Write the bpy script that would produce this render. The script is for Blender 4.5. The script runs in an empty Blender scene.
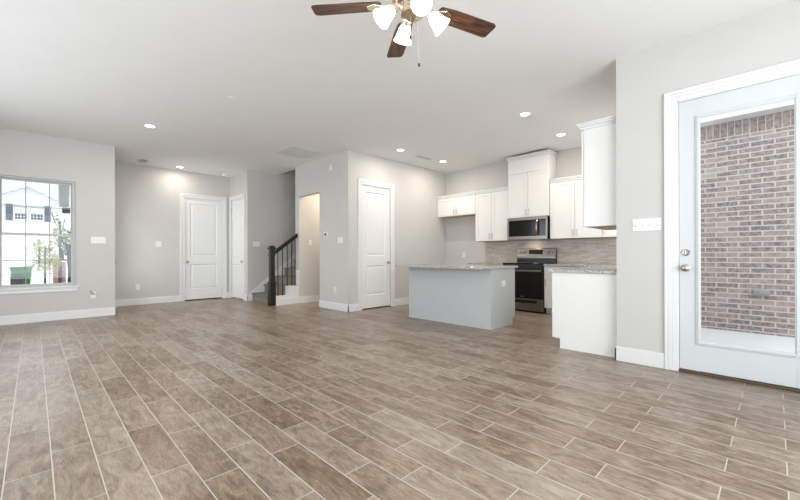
import bpy, bmesh, math, random
from mathutils import Vector, Matrix
random.seed(7)
S = bpy.context.scene
C = S.collection
PI = math.pi
rad = math.radians

# ------------------------------------------------------------------ camera, world, light, exposure
cam_d = bpy.data.cameras.new('camera'); cam = bpy.data.objects.new('camera', cam_d); C.objects.link(cam)
cam_d.sensor_width = 36; cam_d.lens = 370.85 / 800 * 36; cam_d.shift_y = 4.66 / 800
cam_d.clip_start = .05; cam_d.clip_end = 300
yaw, pit, rol = rad(44.663), rad(.036), rad(-.156)
fw = Vector((math.sin(yaw) * math.cos(pit), math.cos(yaw) * math.cos(pit), math.sin(pit)))
rt = fw.cross(Vector((0, 0, 1))).normalized(); up = rt.cross(fw)
r2 = rt * math.cos(rol) + up * math.sin(rol); u2 = up * math.cos(rol) - rt * math.sin(rol)
cam.matrix_world = Matrix(((r2.x, u2.x, -fw.x, 0), (r2.y, u2.y, -fw.y, 0), (r2.z, u2.z, -fw.z, 1.07), (0, 0, 0, 1)))
S.camera = cam
S.view_settings.view_transform = 'Standard'; S.view_settings.look = 'None'; S.view_settings.gamma = 1
S.view_settings.use_curve_mapping = False
S.view_settings.exposure = -0.10
W = bpy.data.worlds.new('sky'); S.world = W; W.use_nodes = True
bg = W.node_tree.nodes['Background']; bg.inputs[0].default_value = (.86, .93, 1, 1); bg.inputs[1].default_value = 2.6

def area(name, loc, rot, sx, sy, power, col, shape='RECTANGLE'):
    l = bpy.data.lights.new(name, 'AREA'); l.shape = shape; l.size = sx
    if shape == 'RECTANGLE': l.size_y = sy
    l.energy = power; l.color = col
    o = bpy.data.objects.new(name, l); C.objects.link(o); o.location = loc; o.rotation_euler = rot
    return o
# added fill lamps, outside made-up windows behind the camera
area('fill_rear', (1.2, -2.1, 1.3), (rad(116), 0, 0), 4.2, 2.3, 212, (.88, .94, 1))
area('fill_side', (-1.6, 4.4, 1.3), (rad(72), 0, rad(-90)), 5.4, 2.3, 66, (.86, .93, 1))

area('fill_entry', (.84, 9.11, 1.35), (rad(100), 0, rad(-90)), .7, 1.9, 26, (.95, .96, 1))  # added fill lamp for the hall, behind the front door
area('fill_kitchen', (6.0, .86, 1.75), (rad(108), 0, 0), 1.5, 1.2, 19, (.97, .98, 1))  # added fill lamp for the kitchen, outside its made-up window

# ------------------------------------------------------------------ materials
def lin(c):
    return tuple(((v / 12.92) if v <= .04045 else ((v + .055) / 1.055) ** 2.4) for v in (x / 255 for x in c)) + (1,)
class NT:
    def __init__(s, name):
        s.m = bpy.data.materials.new(name); s.m.use_nodes = True; s.t = s.m.node_tree
        s.b = s.t.nodes['Principled BSDF']; s.out = s.t.nodes['Material Output']
    def n(s, typ, **k):
        x = s.t.nodes.new(typ)
        for a, v in k.items(): setattr(x, a, v)
        return x
    def l(s, a, b): s.t.links.new(a, b)
    def math(s, op, a, b=None):
        x = s.n('ShaderNodeMath', operation=op)
        for i, v in enumerate((a, b)):
            if v is None: continue
            if isinstance(v, (int, float)): x.inputs[i].default_value = v
            else: s.l(v, x.inputs[i])
        return x.outputs[0]
    def mix(s, f, a, b, mode='MIX'):
        x = s.n('ShaderNodeMix', data_type='RGBA', blend_type=mode)
        for i, v in ((0, f), (6, a), (7, b)):
            if isinstance(v, (int, float)): x.inputs[i].default_value = v
            elif isinstance(v, tuple): x.inputs[i].default_value = v
            else: s.l(v, x.inputs[i])
        return x.outputs[2]
    def ramp(s, f, stops):
        x = s.n('ShaderNodeValToRGB'); s.l(f, x.inputs[0]); e = x.color_ramp.elements
        while len(e) < len(stops): e.new(.5)
        for q, (p, c) in zip(e, stops): q.position = p; q.color = c
        return x.outputs[0]
    def noise(s, scale, vec=None, detail=3, rough=.5, dist=0):
        x = s.n('ShaderNodeTexNoise'); x.inputs['Scale'].default_value = scale; x.inputs['Detail'].default_value = detail
        x.inputs['Roughness'].default_value = rough; x.inputs['Distortion'].default_value = dist
        if vec is not None: s.l(vec, x.inputs['Vector'])
        return x.outputs['Fac']
    def bump(s, h, strength, dist=.01):
        x = s.n('ShaderNodeBump'); x.inputs['Strength'].default_value = strength; x.inputs['Distance'].default_value = dist
        s.l(h, x.inputs['Height']); s.l(x.outputs[0], s.b.inputs['Normal'])
    def pos(s): return s.n('ShaderNodeNewGeometry').outputs['Position']
    def map(s, vec, scale=(1, 1, 1)):
        x = s.n('ShaderNodeMapping'); x.inputs['Scale'].default_value = scale; s.l(vec, x.inputs[0]); return x.outputs[0]
def paint(name, c, rough=.5, var=.04, bump=0, bscale=250, metal=0, coat=0, vscale=3.0):
    g = NT(name); col = lin(c)
    n = g.noise(vscale, g.pos(), 2)
    lo = tuple(v * (1 - var) for v in col[:3]) + (1,); hi = tuple(min(1, v * (1 + var)) for v in col[:3]) + (1,)
    g.l(g.ramp(n, [(.3, lo), (.7, hi)]), g.b.inputs['Base Color'])
    g.b.inputs['Roughness'].default_value = rough; g.b.inputs['Metallic'].default_value = metal
    g.b.inputs['Coat Weight'].default_value = coat
    if bump: g.bump(g.noise(bscale, g.pos(), 2), bump, .002)
    return g.m
M = {}
M['wall'] = paint('wall_paint', (199, 197, 193), .75, .012, .12, 180)
M['ceil'] = paint('ceiling_paint', (231, 230, 227), .85, .01, .15, 120)
M['trim'] = paint('trim_paint', (224, 224, 223), .35, .008)
M['door'] = paint('door_paint', (229, 229, 227), .35, .008)
M['extdoor'] = paint('patio_door_paint', (206, 209, 210), .35, .01)
M['cab'] = paint('cabinet_paint', (231, 230, 227), .35, .008)
M['island'] = paint('island_paint', (185, 188, 188), .45, .012)
M['cabwood'] = paint('cabinet_underside_wood', (196, 160, 112), .5, .12, vscale=20)
M['plastic'] = paint('white_plastic', (228, 228, 226), .35, .005)
M['ventback'] = paint('filter_gray', (120, 120, 118), .8, .02)
M['slot'] = paint('slot_dark', (70, 70, 70), .5, .02)
M['nickel'] = paint('satin_nickel', (184, 180, 173), .28, .03, metal=1)
M['fanmetal'] = paint('champagne_metal', (226, 212, 190), .22, .06, metal=1, vscale=40)
M['steel'] = paint('stainless_steel', (146, 140, 134), .28, .05, metal=1, vscale=6)
M['bglass'] = paint('black_glass', (9, 9, 10), .1, .05)
M['bplas'] = paint('black_enamel', (22, 22, 23), .3, .05)
M['blackp'] = paint('black_stain_wood', (17, 17, 20), .35, .1, vscale=12)
M['iron'] = paint('black_iron', (18, 18, 19), .45, .1)
M['vinyl'] = paint('window_vinyl', (186, 187, 184), .4, .01)
M['muntin'] = paint('window_grille', (150, 150, 148), .4, .01)
M['tred'] = paint('metal_gray_box', (160, 163, 163), .45, .03, metal=.2)
M['dark'] = paint('painted_gap_shade', (28, 26, 24), .9, .02)  # painted shade for the unlit space behind closed doors
M['thresh'] = paint('bronze_threshold', (96, 84, 70), .45, .05, metal=.5)
def floor_mat():
    g = NT('wood_look_tile'); p = g.pos()
    sx = g.n('ShaderNodeSeparateXYZ'); g.l(p, sx.inputs[0]); X, Y = sx.outputs[0], sx.outputs[1]
    w, L = .1681, .648
    a = g.math('DIVIDE', g.math('ADD', X, .102 + w * 200), w); row = g.math('FLOOR', a); fa = g.math('FRACT', a)
    par = g.math('MODULO', row, 2)
    b = g.math('DIVIDE', g.math('SUBTRACT', g.math('ADD', Y, L * 100 - .609), g.math('MULTIPLY', par, .217)), L)
    col = g.math('FLOOR', b); fb = g.math('FRACT', b)
    da = g.math('MULTIPLY', g.math('MINIMUM', fa, g.math('SUBTRACT', 1, fa)), w)
    db = g.math('MULTIPLY', g.math('MINIMUM', fb, g.math('SUBTRACT', 1, fb)), L)
    d = g.math('MINIMUM', da, db)
    mr = g.n('ShaderNodeMapRange'); g.l(d, mr.inputs[0]); mr.inputs[1].default_value = .0019; mr.inputs[2].default_value = .0031
    tile = mr.outputs[0]                       # 0 in the grout, 1 on the tile
    cv = g.n('ShaderNodeCombineXYZ'); g.l(row, cv.inputs[0]); g.l(col, cv.inputs[1])
    wn = g.n('ShaderNodeTexWhiteNoise', noise_dimensions='3D'); g.l(cv.outputs[0], wn.inputs['Vector'])
    # every tile has its own piece of the grain
    off = g.n('ShaderNodeVectorMath', operation='MULTIPLY_ADD'); g.l(wn.outputs['Color'], off.inputs[0])
    off.inputs[1].default_value = (40, 40, 40); g.l(p, off.inputs[2])
    grain = g.noise(5, g.map(off.outputs[0], (3.0, .8, 1)), 8, .66, 1.6)
    cloud = g.noise(5.0, g.map(off.outputs[0], (1.3, .8, 1)), 3, .55)
    fine = g.noise(70, g.map(off.outputs[0], (2.0, .30, 1)), 5, .75, .6)
    t = g.math('ADD', g.math('MULTIPLY', grain, .48), g.math('MULTIPLY', cloud, .15))
    t = g.math('ADD', t, g.math('MULTIPLY', fine, .37))
    t = g.math('ADD', t, g.math('MULTIPLY', g.math('SUBTRACT', wn.outputs['Value'], .5), .10))
    c = g.ramp(t, [(.34, lin((82, 67, 54))), (.43, lin((113, 96, 81))), (.53, lin((144, 127, 111))), (.68, lin((178, 163, 146)))])
    # some tiles lean brown, others grey
    tint = g.mix(wn.outputs['Value'], (1.05, .985, .93, 1), (.96, 1.0, 1.03, 1))
    c = g.mix(1.0, c, tint, 'MULTIPLY')
    gr = lin((192, 184, 174))
    g.l(g.mix(tile, gr, c), g.b.inputs['Base Color'])
    rr = g.math('ADD', g.math('MULTIPLY', tile, -.56), .8)
    rr = g.math('ADD', rr, g.math('MULTIPLY', grain, .16))
    g.l(rr, g.b.inputs['Roughness'])
    g.b.inputs['IOR'].default_value = 1.5
    h = g.math('ADD', tile, g.math('MULTIPLY', fine, .25))
    g.bump(h, .25, .0015)
    return g.m
M['floor'] = floor_mat()
def granite():
    g = NT('speckled_granite'); p = g.pos()
    n1 = g.noise(60, p, 4, .75)
    v = g.n('ShaderNodeTexVoronoi'); v.inputs['Scale'].default_value = 85; g.l(p, v.inputs['Vector'])
    c = g.ramp(n1, [(.36, lin((80, 76, 73))), (.46, lin((150, 146, 142))), (.56, lin((204, 201, 197))), (.7, lin((150, 143, 136)))])
    dk = g.ramp(v.outputs['Distance'], [(.12, (.25, .24, .23, 1)), (.2, (1, 1, 1, 1))])
    g.l(g.mix(.75, c, dk, 'MULTIPLY'), g.b.inputs['Base Color']); g.b.inputs['Roughness'].default_value = .15
    return g.m
M['granite'] = granite()
def brick(name, bw, rh, mort, cols, mortc, soldier_z=None, axis='Y', rough=.85, off=.5, bumpd=.006, nscale=14, spot=.5):
    g = NT(name); p = g.pos(); s = g.n('ShaderNodeSeparateXYZ'); g.l(p, s.inputs[0])
    H = s.outputs[1] if axis == 'Y' else s.outputs[0]; Z = s.outputs[2]
    def one(a, b, w, h):
        cv = g.n('ShaderNodeCombineXYZ'); g.l(a, cv.inputs[0]); g.l(b, cv.inputs[1])
        t = g.n('ShaderNodeTexBrick'); g.l(cv.outputs[0], t.inputs[0])
        for k, v in (('Scale', 1), ('Brick Width', w), ('Row Height', h), ('Mortar Size', mort), ('Mortar Smooth', .1), ('Bias', 0)): t.inputs[k].default_value = v
        t.offset = off; t.inputs['Color1'].default_value = (0, 0, 0, 1); t.inputs['Color2'].default_value = (1, 1, 1, 1)
        t.inputs['Mortar'].default_value = (.5, .5, .5, 1)
        return t.outputs['Color'], t.outputs['Fac']
    ca, fa = one(H, Z, bw, rh)
    if soldier_z:
        # the soldier course: bricks on end, one high
        hb = g.math('DIVIDE', g.math('ADD', H, 50), .0785); fh = g.math('FRACT', hb)
        wv = g.n('ShaderNodeTexWhiteNoise', noise_dimensions='1D'); g.l(g.math('FLOOR', hb), wv.inputs['W']); cb = wv.outputs['Value']
        fb = g.math('MAXIMUM', g.math('LESS_THAN', fh, .12), g.math('LESS_THAN', Z, soldier_z + .012))
        k = g.math('GREATER_THAN', Z, soldier_z)
        ca = g.mix(k, ca, cb); fa = g.mix(k, fa, fb)
    n = g.noise(nscale, p, 5, .65); n2 = g.noise(nscale * 6, p, 3, .6)
    base = g.ramp(ca, cols)
    blot = g.ramp(n, [(.40, (1, 1, 1, 1)), (.62, (0, 0, 0, 1))])
    mc = lin(mortc)
    base = g.mix(g.math('MULTIPLY', blot, spot), base, mc)
    base = g.mix(g.math('MULTIPLY', n2, .6), base, tuple(v * .55 for v in mc[:3]) + (1,))
    g.l(g.mix(fa, base, mc), g.b.inputs['Base Color']); g.b.inputs['Roughness'].default_value = rough
    g.bump(g.math('ADD', g.math('MULTIPLY', g.math('SUBTRACT', 1, fa), 1), g.math('MULTIPLY', n2, .3)), .6, bumpd)
    return g.m
M['brick'] = brick('tumbled_brick', .243, .073, .009, [(0, lin((80, 66, 66))), (.3, lin((132, 100, 94))), (.5, lin((170, 148, 142))), (.65, lin((104, 91, 90))), (.85, lin((140, 92, 84))), (1, lin((192, 176, 170)))], (210, 198, 193), soldier_z=2.745, nscale=22, spot=.55)
M['splash'] = brick('stone_mosaic', .15, .024, .0015, [(0, lin((192, 180, 166))), (.4, lin((220, 214, 205))), (.7, lin((230, 226, 220))), (1, lin((190, 174, 156)))], (176, 168, 160), rough=.4, off=.37, bumpd=.002, nscale=9, spot=.15)
M['redbrick'] = brick('red_brick', .2, .07, .01, [(0, lin((112, 40, 30))), (1, lin((150, 66, 50)))], (150, 128, 118), axis='X')
def wood_blade():
    g = NT('walnut_blade'); tc = g.n('ShaderNodeTexCoord').outputs['Object']
    n = g.noise(9, g.map(tc, (.6, 9, 4)), 6, .65)
    g.l(g.ramp(n, [(.34, lin((30, 19, 15))), (.5, lin((74, 48, 36))), (.66, lin((112, 78, 58)))]), g.b.inputs['Base Color'])
    g.b.inputs['Roughness'].default_value = .38; return g.m
M['blade'] = wood_blade()
def carpet():
    g = NT('beige_carpet'); p = g.pos(); n = g.noise(160, p, 4, .8)
    g.l(g.ramp(n, [(.3, lin((96, 86, 79))), (.7, lin((158, 148, 139)))]), g.b.inputs['Base Color'])
    g.b.inputs['Roughness'].default_value = 1; g.bump(n, .8, .01); return g.m
M['carpet'] = carpet()
def siding(name, c, rows=.18):
    g = NT(name); s = g.n('ShaderNodeSeparateXYZ'); g.l(g.pos(), s.inputs[0])
    f = g.math('FRACT', g.math('DIVIDE', s.outputs[2], rows))
    k = g.math('LESS_THAN', f, .1)
    c1 = lin(c); g.l(g.mix(k, c1, tuple(v * .72 for v in c1[:3]) + (1,)), g.b.inputs['Base Color']); g.b.inputs['Roughness'].default_value = .7
    return g.m
M['siding'] = siding('white_siding', (206, 206, 206))
M['garage'] = siding('garage_panels', (196, 195, 193), .55)
M['roof'] = paint('roof_shingle', (176, 172, 170), .9, .1, .3, 30, vscale=8)
M['concrete'] = paint('concrete', (236, 237, 238), .85, .02, .2, 60)
M['grass'] = paint('grass', (120, 130, 80), 1, .25, .5, 60, vscale=18)
M['bark'] = paint('bark', (40, 40, 48), .9, .2, .5, 40, vscale=20)
M['leaf'] = paint('yellow_green_leaf', (140, 132, 58), .8, .25, vscale=14)
M['leaf2'] = paint('green_leaf', (80, 96, 56), .8, .25, vscale=14)
M['bingreen'] = paint('green_bin_plastic', (38, 92, 52), .5, .08)
M['bindark'] = paint('dark_crate_plastic', (40, 42, 44), .6, .08)
M['shutter'] = paint('gray_shutter', (88, 92, 98), .6, .05)
M['lantern'] = paint('pale_metal', (170, 170, 165), .5, .05)
M['housewin'] = paint('house_window_glass', (62, 68, 78), .15, .1)
def emis(name, col, st):
    g = NT(name); g.b.inputs['Base Color'].default_value = (.9, .9, .9, 1)
    g.b.inputs['Emission Color'].default_value = col; g.b.inputs['Emission Strength'].default_value = st
    n = g.noise(30, g.pos(), 2); g.l(g.math('ADD', g.math('MULTIPLY', n, .04), .3), g.b.inputs['Roughness']); return g.m
M['lamp'] = emis('lamp_lens', (1, .93, .84, 1), 9)
M['shade'] = emis('frosted_lit_glass', (1, .93, .84, 1), 2.2)
M['bulb'] = emis('lit_bulb', (1, .9, .78, 1), 6)
def glass():
    g = NT('clear_glass'); t = g.t; t.nodes.remove(g.b)
    tr = g.n('ShaderNodeBsdfTransparent'); gl = g.n('ShaderNodeBsdfGlossy'); gl.inputs['Roughness'].default_value = .01
    tr.inputs[0].default_value = (.97, .98, .975, 1)
    fr = g.n('ShaderNodeFresnel'); fr.inputs[0].default_value = 1.33
    mx = g.n('ShaderNodeMixShader'); g.l(fr.outputs[0], mx.inputs[0]); g.l(tr.outputs[0], mx.inputs[1]); g.l(gl.outputs[0], mx.inputs[2])
    g.l(mx.outputs[0], g.out.inputs[0]); return g.m
M['glass'] = glass()

# ------------------------------------------------------------------ mesh builder
def wloc(o):
    v = Vector((0, 0, 0))
    while o is not None: v += o.location; o = o.parent
    return v
def moulded(m, a0, a1, z0, z1, prof):
    """nested rectangles: prof is (inset, n) pairs, closed by the last one"""
    R = [[m.bm.verts.new(m._t(v)) for v in ((a0 + i, n, z0 + i), (a1 - i, n, z0 + i), (a1 - i, n, z1 - i), (a0 + i, n, z1 - i))] for i, n in prof]
    for A, B in zip(R, R[1:]):
        for k in range(4): m.bm.faces.new((A[k], A[(k + 1) % 4], B[(k + 1) % 4], B[k]))
    m.bm.faces.new(R[-1])
class MB:
    def __init__(s, fr=None): s.bm = bmesh.new(); s.fr = fr
    def _t(s, v): return s.fr(*v) if s.fr else Vector(v)
    def box(s, x0, x1, y0, y1, z0, z1):
        vs = [s.bm.verts.new(s._t((x, y, z))) for x in (x0, x1) for y in (y0, y1) for z in (z0, z1)]
        for f in ((0, 1, 3, 2), (4, 6, 7, 5), (0, 4, 5, 1), (2, 3, 7, 6), (0, 2, 6, 4), (1, 5, 7, 3)): s.bm.faces.new([vs[i] for i in f])
        return s
    def prism(s, pts, a, b, axis='y'):
        def P(p, t): return {'y': (p[0], t, p[1]), 'x': (t, p[0], p[1]), 'z': (p[0], p[1], t)}[axis]
        A = [s.bm.verts.new(s._t(P(p, a))) for p in pts]; B = [s.bm.verts.new(s._t(P(p, b))) for p in pts]
        n = len(pts); s.bm.faces.new(A); s.bm.faces.new(B[::-1])
        for i in range(n): s.bm.faces.new((A[i], B[i], B[(i + 1) % n], A[(i + 1) % n]))
        return s
    def lathe(s, prof, org, axis=(0, 0, 1), n=24):
        """prof: (radius, distance along axis) pairs"""
        ax = Vector(axis).normalized(); o = Vector(org)
        e1 = ax.cross(Vector((0, 0, 1)) if abs(ax.z) < .9 else Vector((1, 0, 0))).normalized(); e2 = ax.cross(e1)
        rings = []
        for r, h in prof:
            if r < 1e-6: rings.append([s.bm.verts.new(s._t(o + ax * h))])
            else: rings.append([s.bm.verts.new(s._t(o + ax * h + (e1 * math.cos(2 * PI * i / n) + e2 * math.sin(2 * PI * i / n)) * r)) for i in range(n)])
        for A, B in zip(rings, rings[1:]):
            for i in range(n):
                j = (i + 1) % n
                a = (A[0],) if len(A) == 1 else (A[i], A[j]); b = (B[0],) if len(B) == 1 else (B[j], B[i])
                if len(a) + len(b) > 2: s.bm.faces.new(a + b)
        return s
    def cyl(s, r, p, q, n=16):
        p = Vector(p); q = Vector(q); L = (q - p).length
        return s.lathe([(0, 0), (r, 0), (r, L), (0, L)], p, (q - p), n)
    def tube(s, pts, r, n=8):
        pts = [Vector(p) for p in pts]; rings = []; ref = None
        for i, p in enumerate(pts):
            d = (pts[min(i + 1, len(pts) - 1)] - pts[max(i - 1, 0)]).normalized()
            if ref is None: ref = d.cross(Vector((0, 0, 1)) if abs(d.z) < .9 else Vector((1, 0, 0))).normalized()
            e1 = (ref - d * ref.dot(d)).normalized(); e2 = d.cross(e1); ref = e1
            rings.append([s.bm.verts.new(s._t(p + (e1 * math.cos(2 * PI * k / n) + e2 * math.sin(2 * PI * k / n)) * r)) for k in range(n)])
        for A, B in zip(rings, rings[1:]):
            for k in range(n): s.bm.faces.new((A[k], A[(k + 1) % n], B[(k + 1) % n], B[k]))
        s.bm.faces.new(rings[0][::-1]); s.bm.faces.new(rings[-1]); return s
    def build(s, name, mat, parent=None, bevel=0, smooth=False, loc=None, solid=0, seg=2):
        base = wloc(parent) if parent else Vector(loc) if loc is not None else None
        if base is None:
            vs = [v.co for v in s.bm.verts]
            base = Vector(((min(v.x for v in vs) + max(v.x for v in vs)) / 2, (min(v.y for v in vs) + max(v.y for v in vs)) / 2, min(v.z for v in vs)))
        for v in s.bm.verts: v.co -= base
        bmesh.ops.recalc_face_normals(s.bm, faces=s.bm.faces)
        me = bpy.data.meshes.new(name); s.bm.to_mesh(me); s.bm.free()
        if smooth:
            for p in me.polygons: p.use_smooth = True
            try: me.set_sharp_from_angle(angle=rad(38))
            except Exception: pass
        me.materials.append(M[mat])
        o = bpy.data.objects.new(name, me); C.objects.link(o)
        if parent: o.parent = parent
        else: o.location = base
        if solid: m = o.modifiers.new('thick', 'SOLIDIFY'); m.thickness = solid
        if bevel:
            m = o.modifiers.new('bevel', 'BEVEL'); m.width = bevel; m.segments = seg; m.limit_method = 'ANGLE'; m.angle_limit = rad(40)
        return o
def tag(o, label, cat, group=None):
    o['label'] = label; o['category'] = cat
    if group: o['group'] = group
    return o
def thing(name, label, cat, loc=(0, 0, 0), group=None):
    o = bpy.data.objects.new(name, None); C.objects.link(o); o.location = loc; o.empty_display_size = .1
    return tag(o, label, cat, group)
def struct(o, label=None):
    o['kind'] = 'structure'
    if label: o['label'] = label
    return o
def sroot(name, loc, label=None):
    o = bpy.data.objects.new(name, None); C.objects.link(o); o.location = loc; o.empty_display_size = .1
    return struct(o, label)
def frame(o, u, n):
    o, u, n = Vector(o), Vector(u), Vector(n)
    return lambda a, b, z: o + u * a + n * b + Vector((0, 0, z))

# ------------------------------------------------------------------ room shell
CH = 3.05
def wall(name, axis, p0, p1, a0, a1, z0=0, z1=CH, holes=(), mat='wall'):
    m = MB()
    A = sorted({a0, a1, *[h[0] for h in holes], *[h[1] for h in holes]}); Z = sorted({z0, z1, *[h[2] for h in holes], *[h[3] for h in holes]})
    for i in range(len(A) - 1):
        run = None
        for j in range(len(Z) - 1):
            ca, cz = (A[i] + A[i + 1]) / 2, (Z[j] + Z[j + 1]) / 2
            solid = not any(h[0] < ca < h[1] and h[2] < cz < h[3] for h in holes)
            if solid: run = [run[0] if run else Z[j], Z[j + 1]]
            if run and (not solid or j == len(Z) - 2):
                if axis == 'x': m.box(p0, p1, A[i], A[i + 1], run[0], run[1])
                else: m.box(A[i], A[i + 1], p0, p1, run[0], run[1])
                run = None
    bmesh.ops.remove_doubles(m.bm, verts=m.bm.verts, dist=1e-5)
    return struct(m.build(name, mat))
fl = MB(); fl.prism([(-1.45, -1.95), (4.35, -1.95), (4.35, .98), (7.3, .98), (7.3, 8.8), (3.8, 8.8), (3.8, 9.96), (-1.45, 9.96)], -.1, 0, 'z'); struct(fl.build('floor', 'floor'), 'wood-look plank tile floor with pale grout')
for b in [(4.35, 7.3, -1.95, .98)]: pass
cl = MB(); cl.prism([(-1.45, -1.95), (4.35, -1.95), (4.35, .98), (7.3, .98), (7.3, 7.6), (4.3, 7.6), (4.3, 9.9), (-1.45, 9.9)], CH, CH + .15, 'z')
struct(cl.build('ceiling', 'ceil'), 'flat off-white ceiling')
WZ0, WZ1 = .56, 2.33
wall('wall_front', 'y', 8.4, 8.55, -1.45, 1.05, holes=[(-1.2, .52, WZ0, WZ1)])
wall('wall_entry', 'x', .9, 1.05, 8.55, 9.75, holes=[(8.66, 9.56, 0, 2.44)])
wall('wall_hall', 'y', 9.75, 9.9, .9, 3.67, holes=[(2.515, 3.375, 0, 2.445)])
wall('wall_closet', 'x', 3.55, 3.67, 8.65, 9.75, holes=[(8.87, 9.645, 0, 2.445)])
wall('wall_stairwell', 'y', 8.65, 8.8, 3.67, 7.5, 0, 5.6)
wall('wall_pantry', 'x', 4.2, 4.32, 5.63, 7.6, holes=[(6.61, 7.44, 0, 2.375)])
wall('wall_stair_partition', 'y', 7.44, 7.6, 4.32, 7.5, 0, 5.6)
wall('wall_passage', 'y', 6.49, 6.61, 4.32, 6.6)
wall('wall_passage_end', 'x', 6.6, 6.7, 5.75, 7.44)
wall('wall_kitchen_left', 'y', 5.63, 5.75, 4.32, 7.3, holes=[(4.515, 5.295, 0, 2.455)])
wall('wall_kitchen_back', 'x', 7.15, 7.3, 1.0, 5.63)
wall('wall_kitchen_right', 'y', .98, 1.13, 4.2, 7.15, holes=[(5.25, 6.75, 1.12, 2.42)])
wall('wall_patio', 'x', 4.2, 4.35, -1.95, .98, holes=[(-.275, .622, 0, 2.46)])
wall('wall_rear', 'y', -1.95, -1.8, -1.3, 4.2, holes=[(-.9, 3.3, .4, 2.6)])
wall('wall_side', 'x', -1.45, -1.3, -1.95, 8.4, holes=[(1.7, 7.1, .4, 2.6)])
# stairwell shaft above the ceiling, closed off behind and over
sw = MB(); sw.box(4.15, 4.3, 7.6, 8.65, CH + .15, 5.6); struct(sw.build('wall_shaft_front', 'wall'))
sw = MB(); sw.box(7.5, 7.65, 7.44, 8.8, 0, 5.6); struct(sw.build('wall_shaft_end', 'wall'))
sw = MB(); sw.box(4.15, 7.65, 7.44, 8.8, 5.6, 5.7); struct(sw.build('ceiling_shaft', 'ceil'))
# added boards behind the closed doors block light; closet shade painted dark
sw = MB(); sw.box(2.3, 3.67, 9.96, 10.0, 0, 2.7); struct(sw.build('light_stop_hall_door', 'dark'))
sw = MB(); sw.box(3.75, 3.8, 8.8, 9.75, 0, 2.7); struct(sw.build('light_stop_closet_door', 'dark'))
sw = MB(); sw.box(4.4, 5.4, 5.85, 5.9, 0, 2.7); struct(sw.build('light_stop_pantry_door', 'dark'))

# baseboards: one per wall, with a small cap
def baseboard(name, runs):
    m = MB()
    for axis, p, s, a0, a1 in runs:
        for t, z0, z1 in ((.016, 0, .125), (.010, .125, .142)):
            q0, q1 = sorted((p, p + s * t))
            if axis == 'x': m.box(q0, q1, a0, a1, z0, z1)
            else: m.box(a0, a1, q0, q1, z0, z1)
    return struct(m.build(name, 'trim', bevel=.002))
baseboard('baseboard_front', [('y', 8.4, -1, -1.3, 1.066), ('x', 1.05, 1, 8.384, 8.57)])
baseboard('baseboard_hall', [('y', 9.75, -1, 1.066, 2.43), ('y', 9.75, -1, 3.46, 3.55)])
baseboard('baseboard_closet', [('x', 3.55, -1, 8.634, 8.78), ('y', 8.65, -1, 3.534, 3.58)])
baseboard('baseboard_pantry', [('x', 4.2, -1, 5.614, 6.626), ('y', 6.61, 1, 4.184, 4.32)])
baseboard('baseboard_kitchen_left', [('y', 5.63, -1, 4.184, 4.43), ('y', 5.63, -1, 5.38, 7.15)])
baseboard('baseboard_passage', [('y', 7.44, -1, 4.2, 6.6), ('x', 6.6, -1, 6.61, 7.424)])
baseboard('baseboard_kitchen_back', [('x', 7.15, -1, 4.6, 5.614)])
baseboard('baseboard_patio', [('x', 4.2, -1, .727, 1.146), ('x', 4.2, -1, -1.8, -.38), ('y', 1.13, 1, 4.184, 4.27)])
baseboard('baseboard_rear', [('y', -1.8, 1, -1.3, 4.184)])
baseboard('baseboard_side', [('x', -1.3, 1, -1.784, 8.384)])

# ------------------------------------------------------------------ window
wn = sroot('window_1', (-.365, 8.4, WZ0), 'white vinyl window with grilles')
def window_unit(x0, x1):
    m = MB(); f = .03
    for a in ((x0, x0 + f, WZ0, WZ1), (x1 - f, x1, WZ0, WZ1), (x0 + f, x1 - f, WZ0, WZ0 + .03), (x0 + f, x1 - f, WZ1 - f, WZ1)):
        m.box(a[0], a[1], 8.43, 8.52, a[2], a[3])
    m.build('window_frame', 'vinyl', wn, .004)
    zm = 1.42; m = MB()
    for (z0, z1, y) in ((WZ0 + .03, zm + .02, 8.44), (zm - .02, WZ1 - f, 8.475)):
        s = .018
        for a in ((x0 + f, x0 + f + s, z0, z1), (x1 - f - s, x1 - f, z0, z1), (x0 + f + s, x1 - f - s, z0, z0 + .025), (x0 + f + s, x1 - f - s, z1 - .03, z1)):
            m.box(a[0], a[1], y, y + .03, a[2], a[3])
    m.build('sash', 'vinyl', wn, .003)
    m = MB(); w3 = (x1 - x0 - 2 * f) / 3
    for k in (1, 2):
        for (z0, z1, y) in ((WZ0 + .05, zm - .015, 8.451), (zm + .015, WZ1 - f - .035, 8.486)): m.box(x0 + f + w3 * k - .006, x0 + f + w3 * k + .006, y, y + .008, z0, z1)
    for zz, y in ((1.0, 8.452), (1.87, 8.487)): m.box(x0 + f + .022, x1 - f - .022, y, y + .006, zz - .006, zz + .006)
    m.build('window_grille', 'muntin', wn)
    m = MB(); m.box(x0 + f + .02, x1 - f - .02, 8.456, 8.458, WZ0 + .05, zm); m.box(x0 + f + .02, x1 - f - .02, 8.491, 8.493, zm, WZ1 - f - .03)
    m.build('window_pane', 'glass', wn)
window_unit(-.398, .502); window_unit(-1.2, -.426)
m = MB(); m.box(.502, .52, 8.42, 8.53, WZ0, WZ1); m.build('window_jamb', 'vinyl', wn, .002)
m = MB(); m.box(-.426, -.398, 8.42, 8.53, WZ0, WZ1); m.build('mullion', 'vinyl', wn, .003)
m = MB(); m.box(-1.24, .56, 8.36, 8.43, WZ0 - .018, WZ0 + .002); m.build('window_sill', 'trim', wn, .003)
m = MB(); m.box(-1.22, .545, 8.384, 8.4, WZ0 - .085, WZ0 - .018); m.build('window_apron', 'trim', wn, .003)
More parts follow.
